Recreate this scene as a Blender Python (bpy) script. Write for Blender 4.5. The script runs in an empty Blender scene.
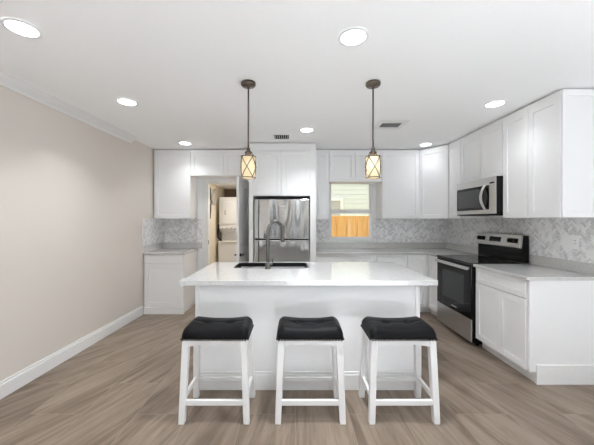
import bpy, bmesh, math, random
from mathutils import Vector, Matrix, noise

random.seed(7)
S = bpy.context.scene
COL = S.collection
PI = math.pi

# ------------------------------------------------------------------ camera
cd = bpy.data.cameras.new('camera')
cam = bpy.data.objects.new('camera', cd); COL.objects.link(cam)
cam.location = (0, 0, 1.396); cam.rotation_euler = (PI/2, 0, 0)
cd.sensor_width = 36; cd.lens = 285/594*36
cd.shift_x = 4/594; cd.shift_y = -2.5/594
cd.clip_start = .05; cd.clip_end = 200
S.camera = cam

# ------------------------------------------------------------------ world + exposure
w = bpy.data.worlds.new('sky'); S.world = w; w.use_nodes = True
nt = w.node_tree; bg = nt.nodes['Background']
sky = nt.nodes.new('ShaderNodeTexSky'); sky.sky_type = 'NISHITA'
sky.sun_disc = False; sky.sun_elevation = math.radians(55); sky.sun_rotation = math.radians(200)
sky.air_density = 1.0; sky.dust_density = 2.5
hsv = nt.nodes.new('ShaderNodeHueSaturation'); hsv.inputs['Saturation'].default_value = .35
nt.links.new(sky.outputs[0], hsv.inputs['Color'])
nt.links.new(hsv.outputs[0], bg.inputs[0]); bg.inputs[1].default_value = .083
vs = S.view_settings
vs.view_transform = 'Standard'; vs.look = 'None'; vs.gamma = 1; vs.use_curve_mapping = False
vs.exposure = 1.36
S.cycles.use_denoising = True
S.cycles.sample_clamp_indirect = 6
S.cycles.max_bounces = 14; S.cycles.diffuse_bounces = 8; S.cycles.glossy_bounces = 6

REAR = -4.2
# the sun comes from the right, through glass doors added in the right wall behind the viewer
sl_ = bpy.data.lights.new('sun', 'SUN'); sl_.energy = 15.5; sl_.angle = math.radians(1.5); sl_.color = (.87, .935, 1)
so = bpy.data.objects.new('sun', sl_); COL.objects.link(so); so.location = (9, -3, 8)
so.rotation_euler = Vector((-.78, -.07, -.60)).to_track_quat('-Z', 'Y').to_euler()
LAMP = 5.0      # glow of the recessed LED lenses
DOWN = 5.2      # watts of each recessed light

# ------------------------------------------------------------------ materials
def M(name, col, rough=.5, metal=0, spec=.5, coat=0, emit=None, es=0, trans=0, ior=1.45, alpha=1):
    m = bpy.data.materials.new(name); m.use_nodes = True
    b = m.node_tree.nodes['Principled BSDF']; i = b.inputs
    i['Base Color'].default_value = (*col, 1); i['Roughness'].default_value = rough
    i['Metallic'].default_value = metal; i['Specular IOR Level'].default_value = spec
    i['IOR'].default_value = ior; i['Coat Weight'].default_value = coat
    i['Transmission Weight'].default_value = trans; i['Alpha'].default_value = alpha
    if emit: i['Emission Color'].default_value = (*emit, 1); i['Emission Strength'].default_value = es
    return m
class N:
    """small node-graph helper on a principled material"""
    def __init__(s, m):
        s.nt = m.node_tree; s.b = s.nt.nodes['Principled BSDF']
    def new(s, t, **kw):
        n = s.nt.nodes.new(t)
        for k, v in kw.items(): setattr(n, k, v)
        return n
    def link(s, a, b): s.nt.links.new(a, b)
    def math(s, op, a, b=None, c=None):
        n = s.new('ShaderNodeMath', operation=op)
        for k, v in enumerate((a, b, c)):
            if v is None: continue
            if isinstance(v, (int, float)): n.inputs[k].default_value = v
            else: s.link(v, n.inputs[k])
        return n.outputs[0]
    def pos(s):
        return s.new('ShaderNodeNewGeometry').outputs['Position']
    def obj(s):
        return s.new('ShaderNodeTexCoord').outputs['Object']
    def noise(s, vec, scale, detail=3, rough=.5, dist=0):
        n = s.new('ShaderNodeTexNoise'); n.inputs['Scale'].default_value = scale
        n.inputs['Detail'].default_value = detail; n.inputs['Roughness'].default_value = rough
        n.inputs['Distortion'].default_value = dist
        s.link(vec, n.inputs['Vector']); return n.outputs[0]
    def ramp(s, f, stops):
        n = s.new('ShaderNodeValToRGB'); e = n.color_ramp.elements
        while len(e) < len(stops): e.new(.5)
        for k, (p, c) in enumerate(stops): e[k].position = p; e[k].color = (*c, 1)
        s.link(f, n.inputs[0]); return n.outputs[0]
    def bump(s, h, strength, dist=.01):
        n = s.new('ShaderNodeBump'); n.inputs['Strength'].default_value = strength
        n.inputs['Distance'].default_value = dist
        s.link(h, n.inputs['Height']); s.link(n.outputs[0], s.b.inputs['Normal'])
    def color(s, c): s.link(c, s.b.inputs['Base Color'])
def srgb(r, g, b):
    f = lambda c: (c/255/12.92 if c/255 <= .04045 else ((c/255+.055)/1.055)**2.4)
    return (f(r), f(g), f(b))

m_ceiling = M('ceiling paint', (.95, .95, .95), .9, spec=.2)
m_wall = M('greige wall paint', srgb(221, 214, 206), .85, spec=.2)
n = N(m_wall); n.bump(n.noise(n.pos(), 160, 2), .06, .002)
m_wallw = M('white wall paint', (.88, .88, .88), .85, spec=.2)
m_trim = M('white trim paint', (.84, .84, .835), .42)
m_cab = M('white cabinet paint', (.87, .87, .87), .5, spec=.3)
n = N(m_cab); n.bump(n.noise(n.pos(), 90, 2), .02, .001)
m_stool = M('white stool lacquer', (.82, .82, .815), .35)
m_dark = M('dark recess', (.02, .02, .02), .8)
m_quartz = M('polished white quartz', (.78, .775, .765), .045, spec=.5, ior=1.65)
n = N(m_quartz)
n.color(n.ramp(n.noise(n.pos(), 55, 4, .7), [(.30, (.50, .497, .49)), (.46, (.61, .607, .598)), (.75, (.67, .667, .658))]))
m_marble = M('marble tile', (.6, .6, .6), .3)
n = N(m_marble)
at = n.new('ShaderNodeAttribute', attribute_name='tone')
veins = n.noise(n.pos(), 22, 5, .65, 1.2)
fac = n.math('ADD', n.math('MULTIPLY', at.outputs['Fac'], .50), n.math('MULTIPLY', veins, .56))
n.color(n.ramp(fac, [(.15, srgb(192, 192, 193)), (.52, srgb(238, 238, 239)), (.85, srgb(252, 252, 253))]))
m_grout = M('pale grout', srgb(232, 232, 231), .8)
m_steel = M('brushed stainless steel', (.60, .60, .60), .15, metal=1)
n = N(m_steel)
mp = n.new('ShaderNodeMapping'); mp.inputs['Scale'].default_value = (2.3, 2.3, .35); n.link(n.pos(), mp.inputs[0])
n.bump(n.noise(mp.outputs[0], 1.6, 1, .4), .9, .10)
m_steel2 = M('satin appliance steel', (.60, .60, .59), .30, metal=1)
m_sinksteel = M('sink steel', (.045, .045, .047), .42, metal=1)
m_nickel = M('brushed nickel', (.17, .165, .158), .28, metal=1)
m_bronze = M('antique nickel', (.17, .145, .12), .30, metal=1)
m_black = M('black enamel', (.006, .006, .006), .25, spec=.25)
m_bglass = M('black glass', (.004, .004, .004), .05, spec=.3)
m_cook = M('cooktop glass', (.012, .012, .013), .09, spec=.6)
m_ovenwin = M('oven window glass', (.022, .025, .028), .10, spec=.6)
m_micwin = M('microwave window mesh', (.055, .06, .065), .25)
m_grey = M('grey mark', (.45, .45, .45), .5)
m_leather = M('black leather', (.008, .008, .009), .45, spec=.12)
n = N(m_leather); n.bump(n.noise(n.obj(), 140, 3), .18, .003)
m_nail = M('dark bronze nailheads', (.05, .045, .04), .35, metal=1)
m_lens = M('led lens', (1, 1, 1), .5, emit=(.93, .965, 1), es=LAMP)
m_glow = M('lit cream shade glass', (.60, .50, .32), .5, emit=(1, .80, .50), es=.22)
n = N(m_glow)
nz = n.noise(n.pos(), 30, 3, .6)
n.link(n.ramp(nz, [(.3, (1, .74, .40)), (.7, (1, .86, .60))]), n.b.inputs['Emission Color'])
m_white = M('appliance white', (.80, .80, .80), .3)
m_pwhite = M('white plastic', (.92, .92, .92), .3)
m_lgrey = M('light grey plastic', (.55, .55, .55), .4)
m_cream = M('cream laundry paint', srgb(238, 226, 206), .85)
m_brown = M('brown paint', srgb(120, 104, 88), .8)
m_hose = M('black rubber', (.02, .02, .02), .6)
m_fence = M('yellow pine boards', srgb(236, 184, 118), .75)
n = N(m_fence)
mp = n.new('ShaderNodeMapping'); mp.inputs['Scale'].default_value = (14, 14, 1.5); n.link(n.pos(), mp.inputs[0])
n.color(n.ramp(n.noise(mp.outputs[0], 1.5, 4, .6), [(.3, srgb(214, 170, 106)), (.55, srgb(226, 184, 118)), (.8, srgb(234, 196, 134))]))
m_siding = M('pale mint siding', srgb(218, 226, 221), .7)
m_ground = M('dry grass ground', srgb(120, 120, 80), .9)
m_glass = bpy.data.materials.new('window glass'); m_glass.use_nodes = True
g = m_glass.node_tree; g.nodes.clear()
go = g.nodes.new('ShaderNodeOutputMaterial'); gm = g.nodes.new('ShaderNodeMixShader')
gt = g.nodes.new('ShaderNodeBsdfTransparent'); gg = g.nodes.new('ShaderNodeBsdfGlossy'); gg.inputs['Roughness'].default_value = .02
gf = g.nodes.new('ShaderNodeFresnel'); gf.inputs[0].default_value = 1.35
g.links.new(gf.outputs[0], gm.inputs[0]); g.links.new(gt.outputs[0], gm.inputs[1])
g.links.new(gg.outputs[0], gm.inputs[2]); g.links.new(gm.outputs[0], go.inputs[0])

# wood-look floor tiles, laid in half-offset rows along the room
m_floor = M('wood look floor tile', (.3, .25, .2), .34, spec=.42)
n = N(m_floor)
sx = n.new('ShaderNodeSeparateXYZ'); n.link(n.pos(), sx.inputs[0])
u = n.math('DIVIDE', n.math('ADD', sx.outputs[0], 1.13), .383)
col_ = n.math('FLOOR', u)
odd = n.math('ABSOLUTE', n.math('MODULO', col_, 2))
v = n.math('DIVIDE', n.math('SUBTRACT', n.math('SUBTRACT', sx.outputs[1], 2.05), n.math('MULTIPLY', odd, .39)), .77)
row_ = n.math('FLOOR', v)
fu = n.math('SUBTRACT', u, col_); fv = n.math('SUBTRACT', v, row_)
du = n.math('MULTIPLY', n.math('MINIMUM', fu, n.math('SUBTRACT', 1, fu)), .383)
dv = n.math('MULTIPLY', n.math('MINIMUM', fv, n.math('SUBTRACT', 1, fv)), .77)
grout = n.math('LESS_THAN', n.math('MINIMUM', du, dv), .0022)
cx = n.new('ShaderNodeCombineXYZ'); n.link(col_, cx.inputs[0]); n.link(row_, cx.inputs[1])
wn = n.new('ShaderNodeTexWhiteNoise', noise_dimensions='3D'); n.link(cx.outputs[0], wn.inputs['Vector'])
# the veins run askew over each tile, a little differently in every row
side = n.math('SUBTRACT', .34, n.math('MULTIPLY', col_, .10))
sk = n.math('SUBTRACT', sx.outputs[0], n.math('MULTIPLY', sx.outputs[1], side))
vx = n.new('ShaderNodeCombineXYZ')
n.link(n.math('MULTIPLY', sk, 7.0), vx.inputs[0]); n.link(n.math('MULTIPLY', sx.outputs[1], .75), vx.inputs[1])
n.link(n.math('MULTIPLY', wn.outputs[0], 20), vx.inputs[2])
v1 = n.noise(vx.outputs[0], 1.4, 5, .62, .5)
v2 = n.noise(vx.outputs[0], 6.0, 3, .6, .2)
f = n.math('ADD', n.math('MULTIPLY', v1, .78), n.math('MULTIPLY', v2, .22))
f = n.math('ADD', f, n.math('MULTIPLY', n.math('SUBTRACT', wn.outputs[0], .5), .07))
tile = n.ramp(f, [(.32, srgb(99, 84, 70)), (.46, srgb(126, 111, 97)), (.56, srgb(141, 126, 112)), (.72, srgb(154, 140, 126))])
mx = n.new('ShaderNodeMix', data_type='RGBA'); n.link(grout, mx.inputs['Factor'])
n.link(tile, mx.inputs['A']); mx.inputs['B'].default_value = (*srgb(146, 132, 118), 1)
n.color(mx.outputs['Result'])

m_charcoal = M('charcoal bounce-cutting paint', (.06, .06, .062), .8)  # kept dark so the unseen rear wall bounces less light forward
m_bounce = M('ivory bounce surface', (.86, .86, .86), .95, spec=.1)  # pale surface for throwing sunlight up at the ceiling

# ------------------------------------------------------------------ mesh helpers
class MB:
    def __init__(s): s.bm = bmesh.new()
    def box(s, x0, x1, y0, y1, z0, z1, bev=0):
        vs_ = [s.bm.verts.new(p) for p in ((x0,y0,z0),(x1,y0,z0),(x1,y1,z0),(x0,y1,z0),(x0,y0,z1),(x1,y0,z1),(x1,y1,z1),(x0,y1,z1))]
        fs = [s.bm.faces.new([vs_[i] for i in q]) for q in ((3,2,1,0),(4,5,6,7),(0,1,5,4),(1,2,6,5),(2,3,7,6),(3,0,4,7))]
        if bev:
            es = list({e for f_ in fs for e in f_.edges})
            bmesh.ops.bevel(s.bm, geom=es, offset=bev, segments=2, affect='EDGES', profile=.5)
        return s
    def prism(s, pts, lo, hi, axis='z'):
        """extrude a 2D outline along an axis"""
        def P(a, b, c): return {'z': (a, b, c), 'y': (a, c, b), 'x': (c, a, b)}[axis]
        A = [s.bm.verts.new(P(a, b, lo)) for a, b in pts]; B = [s.bm.verts.new(P(a, b, hi)) for a, b in pts]
        k = len(pts)
        s.bm.faces.new(A); s.bm.faces.new(B)
        for i in range(k): s.bm.faces.new((A[i], A[(i+1) % k], B[(i+1) % k], B[i]))
        return s
    def ring(s, c, ax, r, seg, ux=None):
        ax = Vector(ax).normalized()
        ux = ux or (Vector((1,0,0)) if abs(ax.x) < .9 else Vector((0,1,0)))
        a = ax.cross(ux).normalized(); b = ax.cross(a)
        return [s.bm.verts.new(Vector(c)+a*math.cos(2*PI*k/seg)*r+b*math.sin(2*PI*k/seg)*r) for k in range(seg)]
    def bridge(s, A, B, smooth=True):
        k = len(A)
        for i in range(k):
            f_ = s.bm.faces.new((A[i], A[(i+1) % k], B[(i+1) % k], B[i])); f_.smooth = smooth
    def tube(s, pts, r, seg=12, caps=True):
        pts = [Vector(p) for p in pts]; rs = r if isinstance(r, (list, tuple)) else [r]*len(pts)
        prev = None; ux = None
        for i, p in enumerate(pts):
            d = (pts[min(i+1, len(pts)-1)]-pts[max(i-1, 0)]).normalized()
            if ux is None:
                ux = Vector((1,0,0)) if abs(d.x) < .8 else Vector((0,0,1))
            ux = (ux-d*ux.dot(d)).normalized()
            R = s.ring(p, d, rs[i], seg, ux)
            if prev: s.bridge(prev, R)
            elif caps: s.bm.faces.new(R)
            prev = R
        if caps: s.bm.faces.new(prev)
        return s
    def lathe(s, prof, c=(0,0,0), seg=24, caps=True):
        """profile of (radius, z) turned about the vertical through c"""
        prev = None
        for i, (r, z) in enumerate(prof):
            R = s.ring((c[0], c[1], c[2]+z), (0,0,1), max(r, 1e-4), seg)
            if prev: s.bridge(prev, R)
            elif caps: s.bm.faces.new(R)
            prev = R
        if caps: s.bm.faces.new(prev)
        return s
    def ball(s, c, r, seg=8, sc=(1,1,1)):
        bmesh.ops.create_uvsphere(s.bm, u_segments=seg, v_segments=max(4, seg//2), radius=r,
            matrix=Matrix.Translation(c) @ Matrix.Diagonal((*sc, 1)))
        return s
    def shaker(s, O, U, Nn, wd, ht, t=.02, rail=.058, rec=.009, ch=.0015):
        """one cabinet front: slab with stiles, rails and a recessed centre panel"""
        O = Vector(O); U = Vector(U).normalized(); Nn = Vector(Nn).normalized(); V = Vector((0,0,1))
        def rect(i, d): return [s.bm.verts.new(O+U*a+V*b+Nn*d) for a, b in ((i,i),(wd-i,i),(wd-i,ht-i),(i,ht-i))]
        L = [rect(0, 0), rect(0, t-ch), rect(ch, t), rect(rail, t), rect(rail+.004, t-rec)]
        s.bm.faces.new(L[0])
        for a, b in zip(L, L[1:]): s.bridge(a, b, False)
        s.bm.faces.new(L[-1])
        return s
    def build(s, name, mat, parent=None, bevel=0, offset=None):
        bmesh.ops.recalc_face_normals(s.bm, faces=s.bm.faces)
        me = bpy.data.meshes.new(name)
        o = bpy.data.objects.new(name, me); COL.objects.link(o)
        off = Vector(offset) if offset is not None else Vector((0,0,0))
        if parent is not None:
            o.parent = parent; off = BASE.get(parent.name, Vector((0,0,0)))
        if off.length: bmesh.ops.translate(s.bm, verts=s.bm.verts, vec=-off)
        BASE[o.name] = off
        if parent is None and off.length: o.location = off
        s.bm.to_mesh(me); s.bm.free()
        me.materials.append(mat)
        if bevel:
            b = o.modifiers.new('bevel', 'BEVEL'); b.width = bevel; b.segments = 2; b.limit_method = 'ANGLE'; b.angle_limit = .7
        return o
BASE = {}
def thing(name, label, cat, loc=(0,0,0), group=None):
    o = bpy.data.objects.new(name, None); COL.objects.link(o); o.location = loc; o.empty_display_size = .1
    BASE[o.name] = Vector(loc)
    return tag(o, label, cat, group)
def tag(o, label, cat, group=None):
    o['label'] = label; o['category'] = cat
    if group: o['group'] = group
    return o
def struct(o): o['kind'] = 'structure'; return o
def copy_thing(root, loc, label):
    r = root.copy(); COL.objects.link(r); r.location = loc; r['label'] = label
    for ch in list(root.children):
        c = ch.copy(); COL.objects.link(c); c.parent = r
        for gch in ch.children:
            d = gch.copy(); COL.objects.link(d); d.parent = c
    return r

# ------------------------------------------------------------------ room shell
HC = 2.528            # ceiling height
BACK = 4.85           # kitchen back wall
RIGHT = 2.62          # right wall
def LX(y):            # the left wall leans out a little towards the viewer
    return -2.225-.031*max(0, 4.2-y)

struct(MB().prism([(LX(REAR)-.2, REAR-.2), (RIGHT+.2, REAR-.2), (RIGHT+.2, 6.9), (-2.45, 6.9)], -.08, 0).build('floor', m_floor))
struct(MB().prism([(LX(REAR)-.2, REAR-.2), (RIGHT+.2, REAR-.2), (RIGHT+.2, 6.9), (-2.45, 6.9)], HC, HC+.1).build('ceiling', m_ceiling))
struct(MB().prism([(LX(REAR), REAR), (LX(4.2), 4.2), (-2.225, BACK), (-2.36, BACK), (-2.60, REAR)], 0, HC).build('wall_left', m_wall))
# back wall around the doorway and the window
DX0, DX1, DZ = -1.465, -.735, 2.045
WX0, WX1, WZ0, WZ1 = .610, 1.362, 1.048, 2.075
T = .12
wb = MB()
wb.box(-2.36, DX0, BACK, BACK+T, 0, HC).box(DX0, DX1, BACK, BACK+T, DZ, HC).box(DX1, WX0, BACK, BACK+T, 0, HC)
wb.box(WX0, WX1, BACK, BACK+T, 0, WZ0).box(WX0, WX1, BACK, BACK+T, WZ1, HC).box(WX1, RIGHT+.12, BACK, BACK+T, 0, HC)
struct(wb.build('wall_back', m_wallw))
# right wall, with an unseen opening added behind the viewer to admit the sun
wr = MB()
wr.box(RIGHT, RIGHT+.12, -.1, BACK, 0, HC).box(RIGHT, RIGHT+.12, REAR, -3.6, 0, HC)
wr.box(RIGHT, RIGHT+.12, -3.6, -.1, 2.25, HC)
struct(wr.build('wall_right', m_wallw))
GX0, GX1, GZ = -1.9, 1.7, 2.25
wq = MB()
wq.box(-2.6, GX0, REAR-.12, REAR, 0, HC).box(GX1, RIGHT+.12, REAR-.12, REAR, 0, HC).box(GX0, GX1, REAR-.12, REAR, GZ, HC).box(-.25, .45, REAR-.12, REAR, 0, GZ)  # last box: pier added to put a dark stripe in the refrigerator's reflection
struct(wq.build('wall_rear', m_charcoal))
fr = MB()
for a, b in ((GX0, GX0+.07), (-.32, -.25), (.45, .52), (GX1-.07, GX1)): fr.box(a, b, REAR-.08, REAR-.02, 0, GZ)
fr.box(GX0, GX1, REAR-.08, REAR-.02, GZ-.07, GZ).box(GX0, GX1, REAR-.08, REAR-.02, 0, .05)
struct(fr.build('window_2', m_trim))
fr = MB()
for a, b in ((-3.6, -3.54), (-1.88, -1.82), (-.16, -.1)): fr.box(RIGHT+.03, RIGHT+.08, a, b, 0, 2.25)
fr.box(RIGHT+.03, RIGHT+.08, -3.6, -.1, 0, .05).box(RIGHT+.03, RIGHT+.08, -3.6, -.1, 2.19, 2.25)
struct(fr.build('added_window_3', m_trim))  # frame of the added sun opening

r = thing('bounce_rug', 'added ivory rug, out of view, bouncing sunlight up before the side glass doors', 'rug', (1.0, -2.0, 0))  # added behind the viewer to bounce the sun patch onto the ceiling
MB().box(-.5, 2.5, -3.9, -.05, .001, .014, .005).build('pile', m_bounce, r)

# left baseboard and crown moulding follow the wall
bp = MB()
for dx, z0, z1 in ((.016, 0, .112), (.010, .112, .135)):
    bp.prism([(LX(REAR), REAR), (LX(REAR)+dx, REAR), (LX(4.20)+dx, 4.20), (LX(4.20), 4.20)], z0, z1)
struct(bp.build('baseboard_left', m_trim, bevel=.003))
def strip(prof, y0, y1):
    mb = MB()
    A = [mb.bm.verts.new((LX(y0)+a, y0, b)) for a, b in prof]; B = [mb.bm.verts.new((LX(y1)+a, y1, b)) for a, b in prof]
    mb.bm.faces.new(A); mb.bm.faces.new(B); mb.bridge(A, B, False)
    return mb
prof = [(0, HC), (.100, HC), (.100, HC-.012), (.084, HC-.019), (.070, HC-.032), (.048, HC-.046), (.030, HC-.056), (.018, HC-.066), (.012, HC-.080), (0, HC-.080)]
struct(strip(prof, REAR, 3.92).build('trim_1', m_trim))
# door casing
cs = MB()
for a, b in ((DX0-.075, DX0), (DX1, DX1+.06)): cs.box(a, b, BACK-.018, BACK, 0, DZ+.06)
cs.box(DX0, DX1, BACK-.018, BACK, DZ, DZ+.06)
cs.box(DX0, DX0+.018, BACK, BACK+T, 0, DZ).box(DX1-.018, DX1, BACK, BACK+T, 0, DZ).box(DX0+.018, DX1-.018, BACK, BACK+T, DZ-.018, DZ)
struct(cs.build('trim_2', m_trim, bevel=.002))
# strike plate on the jamb
struct(MB().box(DX0+.018, DX0+.021, BACK+.02, BACK+.05, .98, 1.05).build('trim_3', m_nickel))

# ------------------------------------------------------------------ laundry closet behind the doorway
lw = MB()
lw.box(-1.72, -1.62, BACK+T, 6.8, 0, HC)
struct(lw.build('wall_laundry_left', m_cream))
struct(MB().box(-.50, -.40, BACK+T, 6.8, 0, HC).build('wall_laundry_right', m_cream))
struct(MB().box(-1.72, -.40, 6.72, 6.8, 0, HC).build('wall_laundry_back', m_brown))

struct(MB().box(-1.62, -.50, BACK+T, 6.72, 2.12, 2.16).build('ceiling_laundry', m_ceiling))

# interior door, swung open towards the kitchen, hinged on its right jamb
hinge = Vector((-.752, BACK-.022, 0)); tipp = Vector((-.808, 4.155, 0))
ud = (tipp-hinge); dlen = ud.length; ud.normalize(); nd = Vector((0,0,1)).cross(ud)   # nd points to +x or -x
if nd.x < 0: nd = -nd
droot = bpy.data.objects.new('door_1', None); COL.objects.link(droot); BASE[droot.name] = Vector((0,0,0)); struct(droot)
dm = MB()
H = 2.025
for sgn in (1, -1):
    base = hinge + nd*(0 if sgn < 0 else 0)
    O = hinge + Vector((0,0,.01))
    # a face with stiles, rails and two sunk panels
    def P(a, b, d): return O + ud*a + Vector((0,0,b)) + nd*(sgn*d)
    t, rc = .0175, .008
    xs = [0, .105, dlen-.105, dlen]; zs = [0, .20, .88, 1.03, H-.12, H]
    def quad(a0, a1, b0, b1, d):
        dm.bm.faces.new([dm.bm.verts.new(P(a, b, d)) for a, b in ((a0,b0),(a1,b0),(a1,b1),(a0,b1))])
    for i in range(3):
        for j in range(5):
            if i == 1 and j in (1, 3):
                A = [dm.bm.verts.new(P(a, b, t)) for a, b in ((xs[1],zs[j]),(xs[2],zs[j]),(xs[2],zs[j+1]),(xs[1],zs[j+1]))]
                e = .012
                B = [dm.bm.verts.new(P(a, b, t-rc)) for a, b in ((xs[1]+e,zs[j]+e),(xs[2]-e,zs[j]+e),(xs[2]-e,zs[j+1]-e),(xs[1]+e,zs[j+1]-e))]
                dm.bridge(A, B, False); dm.bm.faces.new(B)
            else: quad(xs[i], xs[i+1], zs[j], zs[j+1], t)
O = hinge + Vector((0,0,.01))
def Q(a, b, d): return O + ud*a + Vector((0,0,b)) + nd*d
for qd in (((0,0),(0,H)), ((dlen,0),(dlen,H)), ((0,0),(dlen,0)), ((0,H),(dlen,H))):
    (a0,b0),(a1,b1) = qd
    dm.bm.faces.new([dm.bm.verts.new(p) for p in (Q(a0,b0,-.0175), Q(a1,b1,-.0175), Q(a1,b1,.0175), Q(a0,b0,.0175))])
bmesh.ops.remove_doubles(dm.bm, verts=dm.bm.verts, dist=1e-5)
dm.build('door_leaf', m_trim, droot)
hm = MB()
for sg in (1, -1):
    c = hinge + ud*(dlen-.065) + Vector((0,0,.878))
    hm.tube([c+nd*sg*.0172, c+nd*sg*.026], .027, 16)
    hm.tube([c+nd*sg*.02, c+nd*sg*.058], .010, 10)
    hm.tube([c+nd*sg*.056+ud*.01, c+nd*sg*.058-ud*.04, c+nd*sg*.056-ud*.115], [.010, .009, .007], 10)
hm.build('door_handle', m_black, droot)

# stacked washer and dryer
W = thing('stacked_washer_dryer', 'white stacked washer and dryer tower inside the laundry closet', 'washer dryer', (-1.22, 6.3, 0))
MB().box(-1.555, -.90, 5.93, 6.62, .02, .93, .012).build('washer_body', m_white, W)
MB().box(-1.56, -.895, 5.90, 6.6, .93, .955, .008).build('washer_lid', m_white, W)
MB().box(-1.545, -.91, 6.15, 6.62, .955, 1.24, .01).build('lower_panel', m_white, W)
p = MB().prism([(6.02, 1.14), (6.62, 1.14), (6.62, 1.26), (5.93, 1.26), (5.93, 1.22)], -1.535, -.91, 'x').build('control_panel', m_white, W)
for k in range(4):
    x = -1.46+.09*k
    MB().tube([(x, 5.93, 1.225), (x, 5.905, 1.222)], .02, 12).build('knob', m_lgrey, p)
db = MB().box(-1.535, -.91, 5.93, 6.62, 1.26, 1.875, .012).build('dryer_body', m_white, W)
dd = MB().box(-1.47, -.95, 5.912, 5.932, 1.31, 1.78, .006).build('dryer_door', m_white, W)
MB().box(-1.42, -1.385, 5.898, 5.913, 1.50, 1.60, .004).build('door_handle', m_lgrey, dd)
MB().tube([(-1.575, 6.05, 1.30), (-1.578, 6.0, 1.12), (-1.56, 5.96, 1.03), (-1.50, 5.98, .962)], .022, 10).build('drain_hose', m_hose, W)

h = thing('hanging_broom', 'dark slim broom hanging handle up on the cream laundry wall', 'broom', (-1.60, 5.48, 1.5))
MB().tube([(-1.595, 5.48, 2.02), (-1.592, 5.485, 1.62), (-1.595, 5.49, 1.42)], [.018, .022, .008], 10).build('stick', m_hose, h)
MB().box(-1.6185, -1.575, 5.42, 5.54, 1.70, 1.78, .008).build('holder', m_brown, h)
h = thing('coiled_cord', 'loop of pale grey cord hung near the broom on the laundry wall', 'cord', (-1.6, 5.74, 1.85))
pts = [(-1.594+.008*math.sin(k*.5), 5.74+.10*math.sin(k*.42), 1.85+.15*math.cos(k*.42)) for k in range(33)]
MB().tube(pts, .013, 8).build('cord', m_lgrey, h)
MB().tube([(-1.619, 5.74, 2.0), (-1.575, 5.74, 1.995), (-1.57, 5.74, 2.02)], .010, 8).build('hook', m_nickel, h)
# fill lamp added out of view to brighten the laundry closet
h = thing('closet_fill_light', 'added round fill light hidden inside the laundry closet behind the doorway', 'ceiling light', (-.76, 5.4, 2.12))
MB().lathe([(.10, -.001), (.10, -.03), (.09, -.04)], (-.76, 5.4, 2.12)).build('rim', m_trim, h)
MB().lathe([(.088, -.041), (.06, -.055), (.001, -.06)], (-.76, 5.4, 2.12)).build('lens', m_lens, h)

ld = bpy.data.lights.new('closet_fill_lamp', 'AREA'); ld.shape = 'DISK'; ld.size = .15; ld.energy = 3.2; ld.color = (1, .97, .93)
lo = bpy.data.objects.new('closet_fill_lamp', ld); COL.objects.link(lo); lo.parent = h; lo.location = (0, 0, -.065)

# ------------------------------------------------------------------ window over the counter
win = bpy.data.objects.new('window_1', None); COL.objects.link(win); BASE[win.name] = Vector((0,0,0)); struct(win)
y0, y1 = BACK+.035, BACK+.10
f = MB()
f.box(WX0, WX0+.028, y0, y1, WZ0, WZ1).box(WX1-.028, WX1, y0, y1, WZ0, WZ1)
f.box(WX0+.028, WX1-.028, y0, y1, WZ0, WZ0+.03).box(WX0+.028, WX1-.028, y0, y1, WZ1-.035, WZ1)
f.build('window_frame', m_trim, win)
zm = 1.545
s_ = MB(); a, b = WX0+.028, WX1-.028
s_.box(a, b, y0+.035, y0+.055, zm-.005, zm+.035).box(a, a+.022, y0+.035, y0+.055, zm+.035, WZ1-.06).box(b-.022, b, y0+.035, y0+.055, zm+.035, WZ1-.06).box(a, b, y0+.035, y0+.055, WZ1-.06, WZ1-.035)
s_.build('upper_sash', m_trim, win)
s_ = MB()
s_.box(a, b, y0+.006, y0+.030, zm-.035, zm+.012).box(a, a+.026, y0+.006, y0+.030, WZ0+.06, zm-.035).box(b-.026, b, y0+.006, y0+.030, WZ0+.06, zm-.035).box(a, b, y0+.006, y0+.030, WZ0+.03, WZ0+.06)
s_.build('lower_sash', m_trim, win)
MB().box(a+.022, b-.022, y0+.043, y0+.047, zm+.035, WZ1-.06).build('upper_pane', m_glass, win)
MB().box(a+.026, b-.026, y0+.016, y0+.020, WZ0+.06, zm-.035).build('lower_pane', m_glass, win)
struct(MB().box(WX0+.002, WX1-.002, BACK-.012, BACK+.034, WZ0-.018, WZ0).build('trim_4', m_trim, bevel=.003))

# outside the window
struct(MB().box(-6, 9, 6.95, 16, -.2, -.1).build('ground', m_ground))
fc = thing('board_fence', 'yellow wooden board fence outside the kitchen window', 'fence', (1.6, 7.5, -.1))
fm = MB(); x = .1
while x < 3.6:
    fm.box(x, x+.246, 7.5, 7.52, -.1, 1.51+random.uniform(-.004, .004), .003); x += .265
fm.build('boards', m_fence, fc)
fm = MB(); x = .1
while x < 3.6:
    fm.box(x-.05, x+.05, 7.545, 7.56, -.1, 1.49); x += .265
fm.build('backing_boards', m_fence, fc)
MB().box(.1, 3.6, 7.5205, 7.5445, .1, .19).box(.1, 3.6, 7.5205, 7.5445, 1.2, 1.29).build('rail', m_fence, fc)
ho = thing('neighbour_house', 'pale mint house with white framed window beyond the fence', 'house', (2, 10.2, -.1))
hm = MB(); z = -.1
while z < 4.5:
    hm.prism([(10.0, z), (10.3, z), (10.3, z+.16), (10.022, z+.16)], -1.5, 7, 'x'); z += .16
hm.build('siding', m_siding, ho)
wf = MB()
wf.box(1.20, 1.30, 9.94, 10.03, .9, 2.17).box(1.66, 1.76, 9.94, 10.03, .9, 2.17).box(1.30, 1.66, 9.94, 10.03, 2.07, 2.17).box(1.30, 1.66, 9.94, 10.03, .9, 1.0)
wf = wf.build('house_window', m_pwhite, ho)
MB().box(1.30, 1.66, 9.985, 10.0, 1.0, 2.07).build('pane', M('reflective pane', (.5, .52, .52), .15), wf)

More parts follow.
